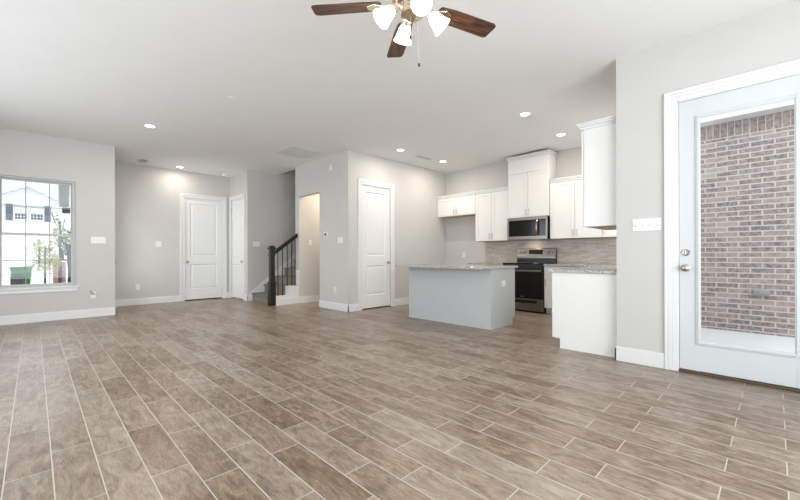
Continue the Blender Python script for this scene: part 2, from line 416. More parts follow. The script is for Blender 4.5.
# unseen windows added behind the camera as openings for the fill lamps
for i, (fr, w) in enumerate(((frame((-.9, -1.9, .4), (1, 0, 0), (0, 1, 0)), 4.2), (frame((-1.4, 1.7, .4), (0, 1, 0), (1, 0, 0)), 5.4))):
    r = sroot('window_%d' % (i + 2), fr(w / 2, 0, 0), 'wide added window behind the living area, an opening for fill light')
    m = MB(fr)
    for a in (0, w / 4 - .025, w / 2 - .025, 3 * w / 4 - .025, w - .05): m.box(a, a + .05, 0, .06, 0, 2.2)
    m.box(0, w, 0, .06, 0, .05); m.box(0, w, 0, .06, 2.15, 2.2); m.build('window_frame', 'vinyl', r, .003)

kw = sroot('window_4', (6.0, 1.0, 1.12), 'added window in the right kitchen wall, an opening for fill light')  # unseen window, added to let the kitchen fill lamp in
m = MB()
for b in ((5.25, 5.30, 1.12, 2.42), (6.70, 6.75, 1.12, 2.42), (5.30, 6.70, 1.12, 1.17), (5.30, 6.70, 2.37, 2.42), (5.30, 6.70, 1.745, 1.785)): m.box(b[0], b[1], 1.0, 1.05, b[2], b[3])
m.build('window_frame', 'vinyl', kw, .003)

# ------------------------------------------------------------------ interior doors
def inner_door(name, label, fr, w, h, knob_side, style='knob', casing=.085, hinges=True, head=1.0):
    """fr(u, n, z): u along the wall, n out into the room, wall face at n=0"""
    root = sroot(name, fr(w / 2, 0, 0), label)
    m = MB(fr); g = .006; n0 = -.05
    z0, z1 = .022, h - g; a0, a1 = g, w - g; st = .125
    m.box(a0, a1, n0, n0 + .022, z0, z1)
    zb0, zb1, zt0 = .27, .86, 1.05; zt1 = h - .14
    for b in ((a0, a0 + st, z0, z1), (a1 - st, a1, z0, z1), (a0 + st, a1 - st, z0, zb0), (a0 + st, a1 - st, zb1, zt0), (a0 + st, a1 - st, zt1, z1)):
        m.box(b[0], b[1], n0 + .026, n0 + .036, b[2], b[3])
    m.build('door_panel', 'door', root, .0025)
    m = MB(fr)
    for zz0, zz1 in ((zb0, zb1), (zt0, zt1)): moulded(m, a0 + st, a1 - st, zz0, zz1, ((0, n0 + .0365), (.006, n0 + .030), (.018, n0 + .0225), (.030, n0 + .0225), (.050, n0 + .033), (.056, n0 + .033)))
    m.build('raised_panel', 'door', root)
    c = casing; m = MB(fr)
    for lo, hi, t in ((-.012, c * .45, .012), (c * .45, c, .018), (c * .78, c + .004, .022)):
        lo2 = -lo
        m.box(-hi, lo2 if lo < 0 else -lo, 0, t, 0, h + hi); m.box(w + (lo if lo >= 0 else lo), w + hi, 0, t, 0, h + hi)
        m.box(-(lo if lo > 0 else 0), w + (lo if lo > 0 else 0), 0, t, h + lo, h + hi)
    m.build('door_casing', 'trim', root, .0015)
    m = MB(fr); m.box(-.012, .0005, n0 - .03, 0, 0, h); m.box(w - .0005, w + .012, n0 - .03, 0, 0, h); m.box(0, w, n0 - .03, 0, h - .0005, h + .01)
    m.build('door_jamb', 'trim', root)
    k = .065 if knob_side == 0 else w - .065; zk = .92
    m = MB()
    o = fr(k, n0 + .036, zk); nrm = (fr(0, 1, 0) - fr(0, 0, 0)).normalized(); ud = (fr(1, 0, 0) - fr(0, 0, 0)).normalized()
    m.lathe([(0, 0), (.03, 0), (.031, .006), (.012, .012), (.011, .03), (.022, .036), (.028, .048), (.026, .058), (.016, .066), (0, .068)], o, nrm, 20)
    kn = m.build('door_knob', 'nickel', root, smooth=True)
    if style == 'lever':
        sgn = 1 if knob_side == 0 else -1
        m = MB(); m.tube([o + nrm * .05, o + nrm * .056 + ud * sgn * .05, o + nrm * .05 + ud * sgn * .11], .009); m.build('lever', 'nickel', root, smooth=True)
    if hinges:
        u = w - .001 if knob_side == 0 else .001
        for zz in (.25, 1.22, h - .22):
            m = MB(); m.cyl(.008, fr(u, -.012, zz - .045), fr(u, -.012, zz + .045), 10); m.build('hinge', 'nickel', root, smooth=True)
    return root
inner_door('door_1', 'white two-panel door in the far hall wall', frame((2.515, 9.75, 0), (1, 0, 0), (0, -1, 0)), .86, 2.445, 0)
inner_door('door_2', 'narrow white two-panel closet door beside the stairs', frame((3.55, 9.645, 0), (0, -1, 0), (-1, 0, 0)), .775, 2.445, 1)
inner_door('door_3', 'tall white two-panel pantry door beside the kitchen island', frame((4.515, 5.63, 0), (1, 0, 0), (0, -1, 0)), .78, 2.455, 1)
fd = sroot('door_5', (1.0, 9.11, 0), 'front door seen edge on round the wall corner')
m = MB()
for b in ((8.665, 8.79, .01, 2.435), (9.43, 9.555, .01, 2.435), (8.79, 9.43, .01, .30), (8.79, 9.43, 2.28, 2.435)): m.box(.98, 1.02, b[0], b[1], b[2], b[3])
m.build('door_panel', 'door', fd, .003)
m = MB(); m.box(.998, 1.002, 8.79, 9.43, .30, 2.28); m.build('glass_pane', 'glass', fd)  # glazing added so the entry fill lamp reaches the hall
m = MB()
for b in ((8.57, 8.66, 0, 2.53), (9.56, 9.65, 0, 2.53), (8.66, 9.56, 2.44, 2.53)): m.box(1.05, 1.068, b[0], b[1], b[2], b[3])
m.build('door_casing', 'trim', fd, .002)
m = MB(); m.lathe([(0, 0), (.03, 0), (.03, .006), (.011, .012), (.011, .05), (.024, .056), (.029, .07), (.022, .084), (0, .088)], (1.02, 8.74, .95), (1, 0, 0), 18); m.build('door_knob', 'nickel', fd, smooth=True)

# ------------------------------------------------------------------ patio door
pdr = sroot('door_4', (4.2, .17, 0), 'full-lite patio door painted pale grey')
fr = frame((4.2, .622, 0), (0, -1, 0), (-1, 0, 0)); w, h = .897, 2.46
m = MB(fr); n0 = -.05
gl = (.145, w - .155, .285, 2.285)           # glass opening
m.box(.004, gl[0], n0, n0 + .042, .028, h - .004); m.box(gl[1], w - .004, n0, n0 + .042, .028, h - .004)
m.box(gl[0], gl[1], n0, n0 + .042, .028, gl[2]); m.box(gl[0], gl[1], n0, n0 + .042, gl[3], h - .004)
bmesh.ops.remove_doubles(m.bm, verts=m.bm.verts, dist=1e-5)
m.build('door_panel', 'extdoor', pdr, .002)
m = MB(fr)
for lo, hi, t in ((-.022, .014, .010), (-.010, .006, .016)):
    for q in ((gl[0] + lo, gl[0] + hi, gl[2] + lo, gl[3] - lo), (gl[1] - hi, gl[1] - lo, gl[2] + lo, gl[3] - lo), (gl[0] + hi, gl[1] - hi, gl[2] + lo, gl[2] + hi), (gl[0] + hi, gl[1] - hi, gl[3] - hi, gl[3] - lo)):
        m.box(q[0], q[1], n0 + .0415, n0 + .042 + t, q[2], q[3])
m.build('glazing_frame', 'extdoor', pdr, .003)
m = MB(fr); m.box(gl[0], gl[1], n0 + .018, n0 + .024, gl[2], gl[3]); m.build('glass_pane', 'glass', pdr)
m = MB(fr)
c = .105
for lo, hi, t in ((.008, .045, .014), (.045, .075, .018), (.075, c, .023)):
    m.box(-hi, -lo, 0, t, 0, h + hi); m.box(w + lo, w + hi, 0, t, 0, h + hi); m.box(-lo, w + lo, 0, t, h + lo, h + hi)
m.build('door_casing', 'trim', pdr, .003)
m = MB(fr); m.box(-.0085, .002, -.15, .005, 0, h + .008); m.box(w - .002, w + .0085, -.15, .005, 0, h + .008); m.box(-.0085, w + .0085, -.15, .005, h - .002, h + .008)
m.build('door_jamb', 'trim', pdr)
m = MB(fr); m.box(0, w, -.15, .01, 0, .022); m.build('door_threshold', 'thresh', pdr, .003)
for zz, nm, u in ((1.085, 'deadbolt', .052), (.945, 'door_knob', .052)):
    o = fr(u, n0 + .042, zz); m = MB()
    if nm == 'deadbolt':
        m.lathe([(0, 0), (.031, 0), (.031, .008), (.024, .016), (0, .018)], o, (-1, 0, 0), 22); b = m.build('deadbolt', 'nickel', pdr, smooth=True)
        m = MB(); m.box(o.x - .034, o.x - .016, o.y - .006, o.y + .006, zz - .018, zz + .018); m.build('thumb_turn', 'nickel', b, .004)
    else:
        m.lathe([(0, 0), (.033, 0), (.034, .006), (.015, .014), (.013, .03), (.024, .036), (.031, .05), (.029, .062), (.018, .072), (0, .074)], o, (-1, 0, 0), 24); m.build('door_knob', 'nickel', pdr, smooth=True)
    m = MB(fr); m.box(-.006, .0045, n0 + .005, n0 + .046, zz - .03, zz + .03); m.build('strike_plate', 'nickel', pdr, .001)

# ------------------------------------------------------------------ kitchen cabinets
def shaker(m, a0, a1, z0, z1, n0, rail=.062, th=.02):
    """shaker door front, from n0 outwards"""
    m.box(a0, a0 + rail, n0, n0 + th, z0, z1); m.box(a1 - rail, a1, n0, n0 + th, z0, z1)
    m.box(a0 + rail, a1 - rail, n0, n0 + th, z0, z0 + rail); m.box(a0 + rail, a1 - rail, n0, n0 + th, z1 - rail, z1)
    m.box(a0 + rail - .002, a1 - rail + .002, n0, n0 + th - .009, z0 + rail - .002, z1 - rail + .002)
def handle(fr, a, n, z, parent, length=.12, horiz=False):
    m = MB()
    d = Vector((0, 0, 1)) if not horiz else (fr(1, 0, 0) - fr(0, 0, 0))
    p = fr(a, n + .03, z); q = fr(a, n, z) - fr(a, n + .03, z)
    m.cyl(.006, p - d * length / 2, p + d * length / 2, 10)
    for s in (-1, 1): m.cyl(.0045, p + d * s * length * .33, p + d * s * length * .33 + q, 8)
    m.build('handle', 'nickel', parent, smooth=True)
def upper(label, fr, w, d, z0, z1, doors, crown=(.03, .035, 1, 1), handles=None, top_rail=0, group=None, face=True, h0=None):
    """fr at the wall, n outwards; d depth of the box, doors stand proud of it"""
    t = thing('wall_cabinet', label, 'kitchen cabinet', fr(w / 2, d / 2, z0), group)
    m = MB(fr); m.box(0, w, 0.001, d - .024, z0, z1); m.build('cabinet_body', 'cab', t, .0015)
    m = MB(fr); m.box(.015, w - .015, .01, d - .03, z0 - .0025, z0 + .001); m.build('underside', 'cabwood', t)
    zt = z1 - top_rail
    if top_rail:
        m = MB(fr); m.box(.002, w - .002, d - .02, d - .001, zt + .002, z1 - .002); m.build('top_panel', 'cab', t, .0015)
    dw = w / doors
    for k in range(doors):
        m = MB(fr); shaker(m, k * dw + .003, (k + 1) * dw - .003, z0 + .004, zt - .003, d - .02)
        dr = m.build('door', 'cab', t, .0015)
        a = (k + 1) * dw - .035 if (k % 2 == 0 and doors > 1) or (doors == 1 and handles == 'right') else k * dw + .035
        handle(fr, a, d, z0 + (h0 or .10), dr)
    cz, co, l, r = crown
    if cz:
        m = MB(fr); L = co if l else 0; R = co if r else 0
        m.box(-L * .35, w + R * .35, .001, d + co * .35, z1, z1 + cz * .4); m.box(-L * .7, w + R * .7, .001, d + co * .7, z1 + cz * .4, z1 + cz * .7); m.box(-L, w + R, .001, d + co, z1 + cz * .7, z1 + cz)
        m.build('crown_molding', 'trim', t, .004)
    return t
bk = lambda y: frame((7.15, y, 0), (0, -1, 0), (-1, 0, 0))     # units on the kitchen back wall, y = left end
upper('short white two-door wall cabinet over the empty fridge space', bk(5.625), 1.05, .33, 1.955, 2.375, 2, (.07, .03, 0, 0), h0=.085)
upper('tall white two-door wall cabinet directly left of the microwave', bk(4.573), .788, .33, 1.357, 2.375, 2, (.07, .03, 0, 0))
upper('raised white cabinet above the microwave, reaching nearly to the ceiling', bk(3.778), .83, .35, 1.795, 2.945, 2, (.065, .03, 1, 1), top_rail=.28)
upper('white two-door wall cabinet directly right of the microwave', bk(2.94), .888, .33, 1.36, 2.39, 2, (.07, .03, 0, 0))
upper('single-door white wall cabinet in the kitchen corner', bk(2.05), .58, .33, 1.36, 2.39, 1, (.07, .03, 0, 0), handles='left')
sd = lambda x: frame((x, 1.13, 0), (1, 0, 0), (0, 1, 0))       # units on the right kitchen wall, x = near end
upper('tall white wall cabinet whose blank side faces the living room', sd(4.285), .78, .365, 1.372, 2.43, 2, (.07, .04, 1, 0))

def base_cab(label, fr, w, d, cols, toe=True, end=None, drawers=True, z1=.862, group=None):
    t = thing('base_cabinet', label, 'kitchen cabinet', fr(w / 2, d / 2, 0), group)
    m = MB(fr); m.box(0, w, .001, d - .024, .105, z1); m.box(.0, w, .001, d - .095, 0, .105); m.build('cabinet_body', 'cab', t, .0015)
    cw = w / cols
    for k in range(cols):
        a0, a1 = k * cw + .003, (k + 1) * cw - .003
        zt = z1 - .004
        if drawers:
            m = MB(fr); m.box(a0, a1, d - .02, d, .69, zt); dr = m.build('drawer', 'cab', t, .002)
            handle(fr, (a0 + a1) / 2, d, .77, dr, .1, True); zt = .683
        m = MB(fr); shaker(m, a0, a1, .112, zt, d - .02); dr = m.build('door', 'cab', t, .0015)
        handle(fr, a0 + .035 if (k % 2 or cols == 1) else a1 - .035, d, zt - .11, dr)
    return t
base_cab('narrow white base cabinet with one drawer, right of the stove', bk(2.928), .412, .61, 1)
base_cab('white base cabinet left of the stove, mostly behind the island', bk(4.565), .815, .61, 2)
base_cab('white base cabinet filling the kitchen corner', bk(2.512), .69, .61, 1)
pen = base_cab('white base cabinet whose blank end faces the living room', sd(4.30), .75, .69, 2)
m = MB(); m.prism([(1.131, 0), (1.735, 0), (1.735, .118), (1.822, .118), (1.822, .862), (1.131, .862)], 4.282, 4.3, 'x'); m.build('end_panel', 'cab', pen, .0015)
base_cab('white base cabinet under the counter on the right kitchen wall', sd(5.053), .74, .69, 2)
base_cab('white base cabinet below the added window, next to the kitchen corner', sd(5.796), .74, .69, 2, drawers=False)

# worktops
m = MB(); m.prism([(4.262, 1.132), (7.148, 1.132), (7.148, 2.929), (6.512, 2.929), (6.512, 1.848), (4.262, 1.848)], .864, .898, 'z')
tag(m.build('countertop', 'granite', bevel=.003), 'speckled granite worktop wrapping the kitchen corner, right of the stove', 'countertop')
m = MB(); m.box(6.512, 7.148, 3.745, 4.575, .864, .898)
tag(m.build('countertop', 'granite', bevel=.003), 'short speckled granite worktop left of the stove, behind the island', 'countertop')
m = MB(); m.box(7.142, 7.1498, 1.14, 4.53, .8985, 1.3565)
tag(m.build('backsplash', 'splash'), 'narrow stone mosaic backsplash behind the stove and worktops', 'backsplash')
m = MB(); m.box(4.3, 7.141, 1.1302, 1.138, .8985, 1.115)
tag(m.build('backsplash', paint and 'splash'), 'stone mosaic strip on the right kitchen wall, below the end cabinet', 'backsplash')

# island
isl = thing('kitchen_island', 'pale grey-blue kitchen island standing in front of the stove', 'kitchen island', (4.96, 3.65, 0))
m = MB(); m.box(4.635, 5.295, 2.856, 4.44, .10, .866); m.box(4.635, 5.235, 2.856, 4.44, 0, .10); m.build('cabinet_body', 'island', isl, .002)
m = MB(); m.box(4.617, 4.635, 2.842, 4.455, 0, .866); m.build('back_panel', 'island', isl, .002)
m = MB(); m.prism([(4.636, 0), (5.24, 0), (5.24, .1), (5.312, .1), (5.312, .866), (4.636, .866)], 2.84, 2.856, 'y'); m.build('end_panel', 'island', isl, .002)
m = MB(); m.prism([(4.636, 0), (5.24, 0), (5.24, .1), (5.312, .1), (5.312, .866), (4.636, .866)], 4.44, 4.456, 'y'); m.build('end_panel', 'island', isl, .002)
m = MB(); m.box(4.611, 4.617, 2.836, 4.457, 0, .02); m.box(4.617, 5.24, 2.834, 2.84, 0, .02); m.build('base_trim', 'island', isl, .001)
fr = frame((5.295, 2.86, 0), (0, 1, 0), (1, 0, 0))
for k in range(3):
    m = MB(fr); shaker(m, k * .526 + .003, (k + 1) * .526 - .003, .112, .855, 0); d = m.build('door', 'island', isl, .0015)
    handle(fr, k * .526 + .04, .02, .74, d)
m = MB(); m.box(4.905, 5.02, 2.834, 2.84, .60, .685); pl = m.build('outlet_plate', 'plastic', isl, .002)
m = MB(); m.box(4.93, 4.995, 2.832, 2.8345, .622, .662); m.build('receptacle', 'plastic', pl, .001)
m = MB(); m.box(4.33, 5.345, 2.80, 4.50, .867, .898)
tag(m.build('countertop', 'granite', bevel=.003), 'large speckled granite slab overhanging the grey-blue island', 'countertop')

# ------------------------------------------------------------------ range
rg = thing('kitchen_range', 'stainless steel and black electric range standing between the base cabinets', 'stove', (6.8, 3.33, 0))
fr = frame((7.14, 3.742, 0), (0, -1, 0), (-1, 0, 0)); w = .81; d = .62
m = MB(fr); m.box(0, w, .0, d - .03, .02, .895); m.box(.03, w - .03, .05, d - .06, 0, .02); m.build('range_body', 'bplas', rg, .003)
m = MB(fr); m.box(-.001, w + .001, .0, d + .005, .895, .913); ct = m.build('cooktop', 'bglass', rg, .004)
for a, b, r in ((.21, .18, .08), (.6, .18, .1), (.21, .45, .1), (.6, .45, .08)):
    m = MB(fr); m.lathe([(r - .004, .9131), (r - .004, .9138), (r, .9138), (r, .9131)], (a, b, 0), (0, 0, 1), 28); m.build('burner_ring', 'steel', ct)
m = MB(fr); m.box(.004, w - .004, d - .03, d + .012, .255, .885)
od = m.build('oven_door', 'bplas', rg, .004)
m = MB(fr); m.box(.012, w - .012, d + .0115, d + .015, .262, .74); m.build('oven_window', 'bglass', od, .001)
m = MB(fr); m.box(.02, w - .02, d + .04, d + .062, .755, .785); m.box(.04, .07, d + .01, d + .045, .76, .78); m.box(w - .07, w - .04, d + .01, d + .045, .76, .78); m.build('oven_handle', 'steel', od, .006)
m = MB(fr); m.box(w / 2 - .045, w / 2 + .045, d + .0148, d + .0155, .285, .292); m.build('emblem', 'nickel', od)
m = MB(fr); m.box(.004, w - .004, d - .03, d + .012, .03, .25); dw = m.build('storage_drawer', 'steel', rg, .004)
m = MB(fr); m.prism([(.10, .225), (w - .10, .225), (w - .14, .175), (w / 2, .165), (.14, .175)], d + .011, d + .017, 'y'); m.build('drawer_grip', 'bplas', dw, .003)
m = MB(fr); m.prism([(0, .913), (0, 1.195), (.045, 1.195), (.085, 1.02), (.085, .913)], 0, w, 'x')
bg_ = MB(lambda a, b, z: fr(b, a, z)); bg_.prism([(0, .99), (0, 1.195), (.05, 1.195), (.08, 1.03), (.08, .99)], .005, w - .005, 'y'); m.bm.free()
bgp = bg_.build('backguard', 'steel', rg, .008)
m = MB(fr); m.box(.008, w - .008, 0, .07, .913, .99); m.build('backguard_base', 'bplas', rg, .003)
def slant(a0, a1, z0, z1, out): # a small plate on the slanted control face
    f = lambda z: .05 + (1.195 - z) * (.03 / .165)
    mm = MB(lambda b, a, z: fr(a, b, z)); mm.prism([(f(z0) - .002, z0), (f(z0) + out, z0), (f(z1) + out, z1), (f(z1) - .002, z1)], a0, a1, 'y'); return mm
slant(.27, .55, 1.075, 1.16, .002).build('display', 'bglass', bgp, .001)
for a in (.075, .16, .65, .735):
    m = MB(fr); m.lathe([(0, 0), (.024, 0), (.021, .024), (0, .026)], (a, .066, 1.11), (0, 1, .18), 18); m.build('control_knob', 'steel', bgp, smooth=True)

# ------------------------------------------------------------------ microwave
mw = thing('microwave', 'stainless over-the-range microwave hanging under the raised cabinet', 'microwave', (6.95, 3.36, 1.36))
fr = frame((7.149, 3.77, 0), (0, -1, 0), (-1, 0, 0)); w = .81; d = .40
m = MB(fr); m.box(0, w, 0.0, d - .03, 1.362, 1.79); m.build('microwave_body', 'bplas', mw, .003)
m = MB(fr); fd_ = (0, w, 1.362, 1.79)
for b in ((0, w, 1.735, 1.79), (0, w, 1.362, 1.425), (0, .035, 1.425, 1.735), (w - .03, w, 1.425, 1.735)): m.box(b[0], b[1], d - .03, d, b[2], b[3])
bmesh.ops.remove_doubles(m.bm, verts=m.bm.verts, dist=1e-5)
m.build('front_frame', 'steel', mw, .003)
m = MB(fr); m.box(.035, .575, d - .03, d - .003, 1.425, 1.735); m.build('door_window', 'bglass', mw, .002)
m = MB(fr); m.box(.66, w - .03, d - .03, d - .003, 1.425, 1.735); m.build('control_panel', 'bglass', mw, .002)
m = MB(fr); m.box(.575, .66, d - .03, d - .004, 1.425, 1.735); m.build('handle_strip', 'bplas', mw, .001)
m = MB(); m.tube([fr(.62, d - .005 + .05 * math.sin(PI * k / 10) ** .6, 1.44 + .28 * k / 10) for k in range(11)], .021, 10); m.build('door_handle', 'steel', mw, smooth=True)
m = MB(fr); m.box(.1, w - .1, .06, d - .06, 1.357, 1.3625); m.build('vent_grille', 'steel', mw)
l = area('range_hood_light', (6.98, 3.37, 1.352), (0, 0, 0), .12, .05, .7, (1, .78, .55))

# ------------------------------------------------------------------ stairs
st = thing('staircase', 'carpeted stairs with white skirt boards rising beside the closet wall', 'stairs', (4.4, 8.05, 0))
rise, run = .1905, .262
X1 = 3.945
m = MB(); m.prism([(3.60, 7.72), (3.62, 7.65), (3.67, 7.61), (3.96, 7.61), (3.96, 8.628), (3.65, 8.628), (3.62, 8.3)], 0, rise - .035, 'z'); m.build('step', 'carpet', st, .01)
m = MB(); m.prism([(3.57, 7.72), (3.595, 7.64), (3.67, 7.605), (3.96, 7.605), (3.96, 8.628), (3.62, 8.628), (3.59, 8.3)], rise - .035, rise, 'z'); m.build('tread', 'carpet', st, .015, seg=3)
for k in range(1, 12):
    x = X1 + (k - 1) * run
    m = MB(); m.box(x, x + run + .02, 7.62, 8.628, 0 if k < 3 else (k - 1) * rise, (k + 1) * rise - .03); m.build('step', 'carpet', st, .008)
    m = MB(); m.box(x - .025, x + run + .01, 7.62, 8.628, (k + 1) * rise - .035, (k + 1) * rise); m.build('tread', 'carpet', st, .014, seg=3)
# knee wall with a stair-cut white face
m = MB(); m.prism([(3.66, 0), (4.2, 0), (4.2, .40), (3.945, .40), (3.945, .20), (3.66, .20)], 7.44, 7.60, 'y'); m.build('stringer', 'trim', st, .003)
m = MB(); m.prism([(3.675, 0), (4.2, 0), (4.2, .142), (3.675, .142)], 7.424, 7.44, 'y'); m.build('stringer_base', 'trim', st, .003)
m = MB(); m.box(4.178, 4.2, 7.424, 7.60, .40, .742); m.build('end_trim', 'trim', st, .002)
m = MB(); m.prism([(3.565, 0), (3.565, .13), (3.59, .19), (7.0, 2.83), (7.3, 2.83), (7.3, 0)], 8.63, 8.648, 'y'); m.build('wall_skirt', 'trim', st, .003)
rl = thing('stair_railing', 'black newel post with handrail and slim iron balusters', 'railing', (3.6, 7.52, 0))
nx, ny = 3.60, 7.515
m = MB(); m.box(nx - .068, nx + .058, ny - .063, ny + .063, 0, .50); m.box(nx - .075, nx + .065, ny - .07, ny + .07, .485, .51)
m.build('newel_base', 'blackp', rl, .004)
m = MB(); m.box(nx - .05, nx + .046, ny - .048, ny + .048, .50, 1.20); m.box(nx - .057, nx + .053, ny - .055, ny + .055, 1.06, 1.085)
m.build('newel_post', 'blackp', rl, .004)
m = MB(); m.box(nx - .07, nx + .066, ny - .068, ny + .068, 1.20, 1.235); m.prism([(nx - .06, 1.235), (nx + .056, 1.235), (nx + .035, 1.275), (nx - .037, 1.275)], ny - .05, ny + .05, 'y'); m.build('newel_cap', 'blackp', rl, .006)
sl = rise / run
m = MB(lambda a, b, z: Vector((nx + .05 + a, ny + b, 1.09 + a * sl + z))); m.box(0, .54, -.032, .032, -.0, .075); m.box(.0, .54, -.022, .022, -.02, .0); m.build('handrail', 'blackp', rl, .01)
for x in (3.735, 3.84, 3.955, 4.06, 4.145):
    z0 = .20 if x < 3.945 else .40
    m = MB(); m.box(x - .0075, x + .0075, ny - .0075, ny + .0075, z0, 1.09 + (x - nx - .05) * sl - .012); b = m.build('baluster', 'iron', rl)
    m = MB(); m.box(x - .014, x + .014, ny - .014, ny + .014, z0, z0 + .025); m.build('baluster_shoe', 'iron', b, .003)

# ------------------------------------------------------------------ ceiling fan
fc = Vector((1.698, 1.606, 0))
fan = thing('ceiling_fan', 'five-blade ceiling fan with walnut blades and four lit frosted shades', 'ceiling fan', (fc.x, fc.y, CH))
m = MB(); m.lathe([(0, CH), (.075, CH), (.072, CH - .03), (.035, CH - .065), (0, CH - .066)], fc); m.build('canopy', 'fanmetal', fan, smooth=True)
m = MB(); m.cyl(.013, fc + Vector((0, 0, 2.80)), fc + Vector((0, 0, 3.0))); m.build('downrod', 'fanmetal', fan, smooth=True)
m = MB(); m.lathe([(0, 2.82), (.04, 2.815), (.06, 2.79), (.115, 2.775), (.13, 2.74), (.13, 2.69), (.105, 2.665), (.06, 2.655), (.05, 2.62), (.07, 2.60), (.07, 2.575), (.035, 2.555), (.02, 2.54), (0, 2.535)], fc, n=36); m.build('motor_housing', 'fanmetal', fan, smooth=True)
for k in range(5):
    a = rad(56.0 + 73.5 * (k if k < 2 else 0) if k < 2 else {2: -17.4, 3: 198.5, 4: 271}[k])
    ca, sa = math.cos(a), math.sin(a)
    tilt = rad(-10)
    def bf(u, v, z, ca=ca, sa=sa):
        vv = v * math.cos(tilt) - z * math.sin(tilt); zz = v * math.sin(tilt) + z * math.cos(tilt)
        return Vector((fc.x + ca * u - sa * vv, fc.y + sa * u + ca * vv, 2.652 + zz))
    pts = [(.20, -.052), (.19, -.03), (.19, .03), (.20, .052), (.30, .062), (.60, .067), (.626, .064), (.637, .052), (.643, -.042), (.635, -.058), (.615, -.066), (.30, -.062)]
    m = MB(bf); m.prism(pts, -.003, .003, 'z'); bl = m.build('blade', 'blade', fan)
    # own object coordinates along the blade so that the grain runs lengthwise
    inv = Matrix.Rotation(a, 4, 'Z'); bl.data.transform(inv.inverted()); bl.rotation_euler.z = a
    base = wloc(fan) - Vector((fc.x, fc.y, 2.652)); 
    m = MB(bf); m.prism([(.10, -.018), (.10, .018), (.17, .012), (.24, .045), (.285, .02), (.285, -.02), (.24, -.045), (.17, -.012)], -.011, -.003, 'z')
    m.tube([(.09, 0, .01), (.13, 0, -.01), (.18, 0, -.008)], .011); 
    bi = m.build('blade_bracket', 'fanmetal', fan, .003)
for a in (62, 150, 240, 325):
    a = rad(a); dr = Vector((math.cos(a), math.sin(a), 0)); ax = (dr * .72 + Vector((0, 0, -.70))).normalized()
    p0 = fc + Vector((0, 0, 2.61)) + dr * .055
    nk = fc + Vector((0, 0, 2.615)) + dr * .105
    m = MB(); m.tube([p0, p0 + dr * .03 + Vector((0, 0, .018)), nk, nk + ax * .02], .010, 8); m.lathe([(.014, -.01), (.026, 0), (.028, .022), (.024, .026)], nk + ax * .005, ax, 18)
    m.build('lamp_arm', 'fanmetal', fan, smooth=True)
    o = nk + ax * .022
    m = MB(); m.lathe([(.022, 0), (.030, .012), (.040, .035), (.046, .06), (.052, .085), (.063, .112), (.060, .112), (.049, .085), (.043, .06), (.037, .035), (.027, .014), (.019, .003)], o, ax, 28)
    sh = m.build('lamp_shade', 'shade', fan, smooth=True)
    m = MB(); m.lathe([(0, .0), (.012, .0), (.014, .02), (.026, .05), (.024, .07), (0, .082)], o, ax, 16); m.build('bulb', 'bulb', sh, smooth=True)
    lp = bpy.data.lights.new('fan_bulb_light', 'POINT'); lp.energy = 3; lp.color = (1, .86, .70); lp.shadow_soft_size = .05
    lo = bpy.data.objects.new('fan_bulb_light', lp); C.objects.link(lo); lo.location = o + ax * .14
for (dx, dy, z0) in ((.062, -.004, 2.30), (-.035, -.02, 2.43)):
    m = MB(); m.cyl(.0022, fc + Vector((dx, dy, z0)), fc + Vector((dx * .7, dy * .7, 2.575)), 6); c_ = m.build('pull_chain', 'nickel', fan)
    m = MB(); m.lathe([(0, 0), (.006, .002), (.0075, .012), (.005, .022), (0, .026)], fc + Vector((dx, dy, z0 - .024)), n=10); m.build('chain_pull', 'iron', c_, smooth=True)

# ------------------------------------------------------------------ ceiling fixtures
def down(label, x, y, power, col=(1, .90, .79)):
    t = thing('recessed_light', label, 'ceiling light', (x, y, CH), 'recessed ceiling lights')
    m = MB(); m.lathe([(.062, -.001), (.066, -.006), (.085, -.006), (.088, -.001), (.088, .0)], (x, y, CH), n=32); m.build('trim_ring', 'trim', t, smooth=True)
    m = MB(); m.lathe([(0, -.004), (.064, -.003), (.064, -.001), (0, -.001)], (x, y, CH), n=32); m.build('lens', 'lamp', t)
    area('recessed_lamp', (x, y, CH - .012), (0, 0, 0), .12, .12, power, col, 'DISK')
    return t
PW = 13
down('recessed light over the living room, nearest the window wall', 1.269, 6.711, 24)
down('recessed light in front of the far hall door', 2.33, 9.357, 7)
down('recessed light in front of the pantry door', 4.931, 4.968, PW)
down('recessed light in the kitchen corner over the fridge space', 6.186, 4.953, PW)
down('recessed light over the island, nearest the ceiling fan', 4.928, 2.473, PW)
down('recessed light between the tall end cabinet and the stove', 6.196, 2.481, PW)
area('passage_lamp', (5.3, 6.95, CH - .02), (0, 0, 0), .14, .14, 40, (1, .84, .66), 'DISK')
area('landing_lamp', (6.3, 8.1, 5.55), (0, 0, 0), .14, .14, 8, (1, .84, .66), 'DISK')
def grille(label, x0, x1, y0, y1, slats, along, name='air_vent'):
    t = thing(name, label, 'air vent', ((x0 + x1) / 2, (y0 + y1) / 2, CH))
    f = .022; m = MB()
    for b in ((x0, x1, y0, y0 + f), (x0, x1, y1 - f, y1), (x0, x0 + f, y0 + f, y1 - f), (x1 - f, x1, y0 + f, y1 - f)): m.box(b[0], b[1], b[2], b[3], CH - .008, CH)
    m.build('vent_frame', 'trim', t, .002)
    m = MB(); m.box(x0 + f, x1 - f, y0 + f, y1 - f, CH - .001, CH - .0002); m.build('vent_backing', 'ventback' if slats > 10 else 'slot', t)
    m = MB()
    for k in range(slats):
        u = (k + .5) / slats
        if along == 'x': c = y0 + f + (y1 - y0 - 2 * f) * u; hw = (y1 - y0 - 2 * f) / slats * .27; m.box(x0 + f, x1 - f, c - hw, c + hw, CH - .006, CH - .003)
        else: c = x0 + f + (x1 - x0 - 2 * f) * u; hw = (x1 - x0 - 2 * f) / slats * .27; m.box(c - hw, c + hw, y0 + f, y1 - f, CH - .006, CH - .003)
    m.build('vent_louvers', 'trim', t)
    return t
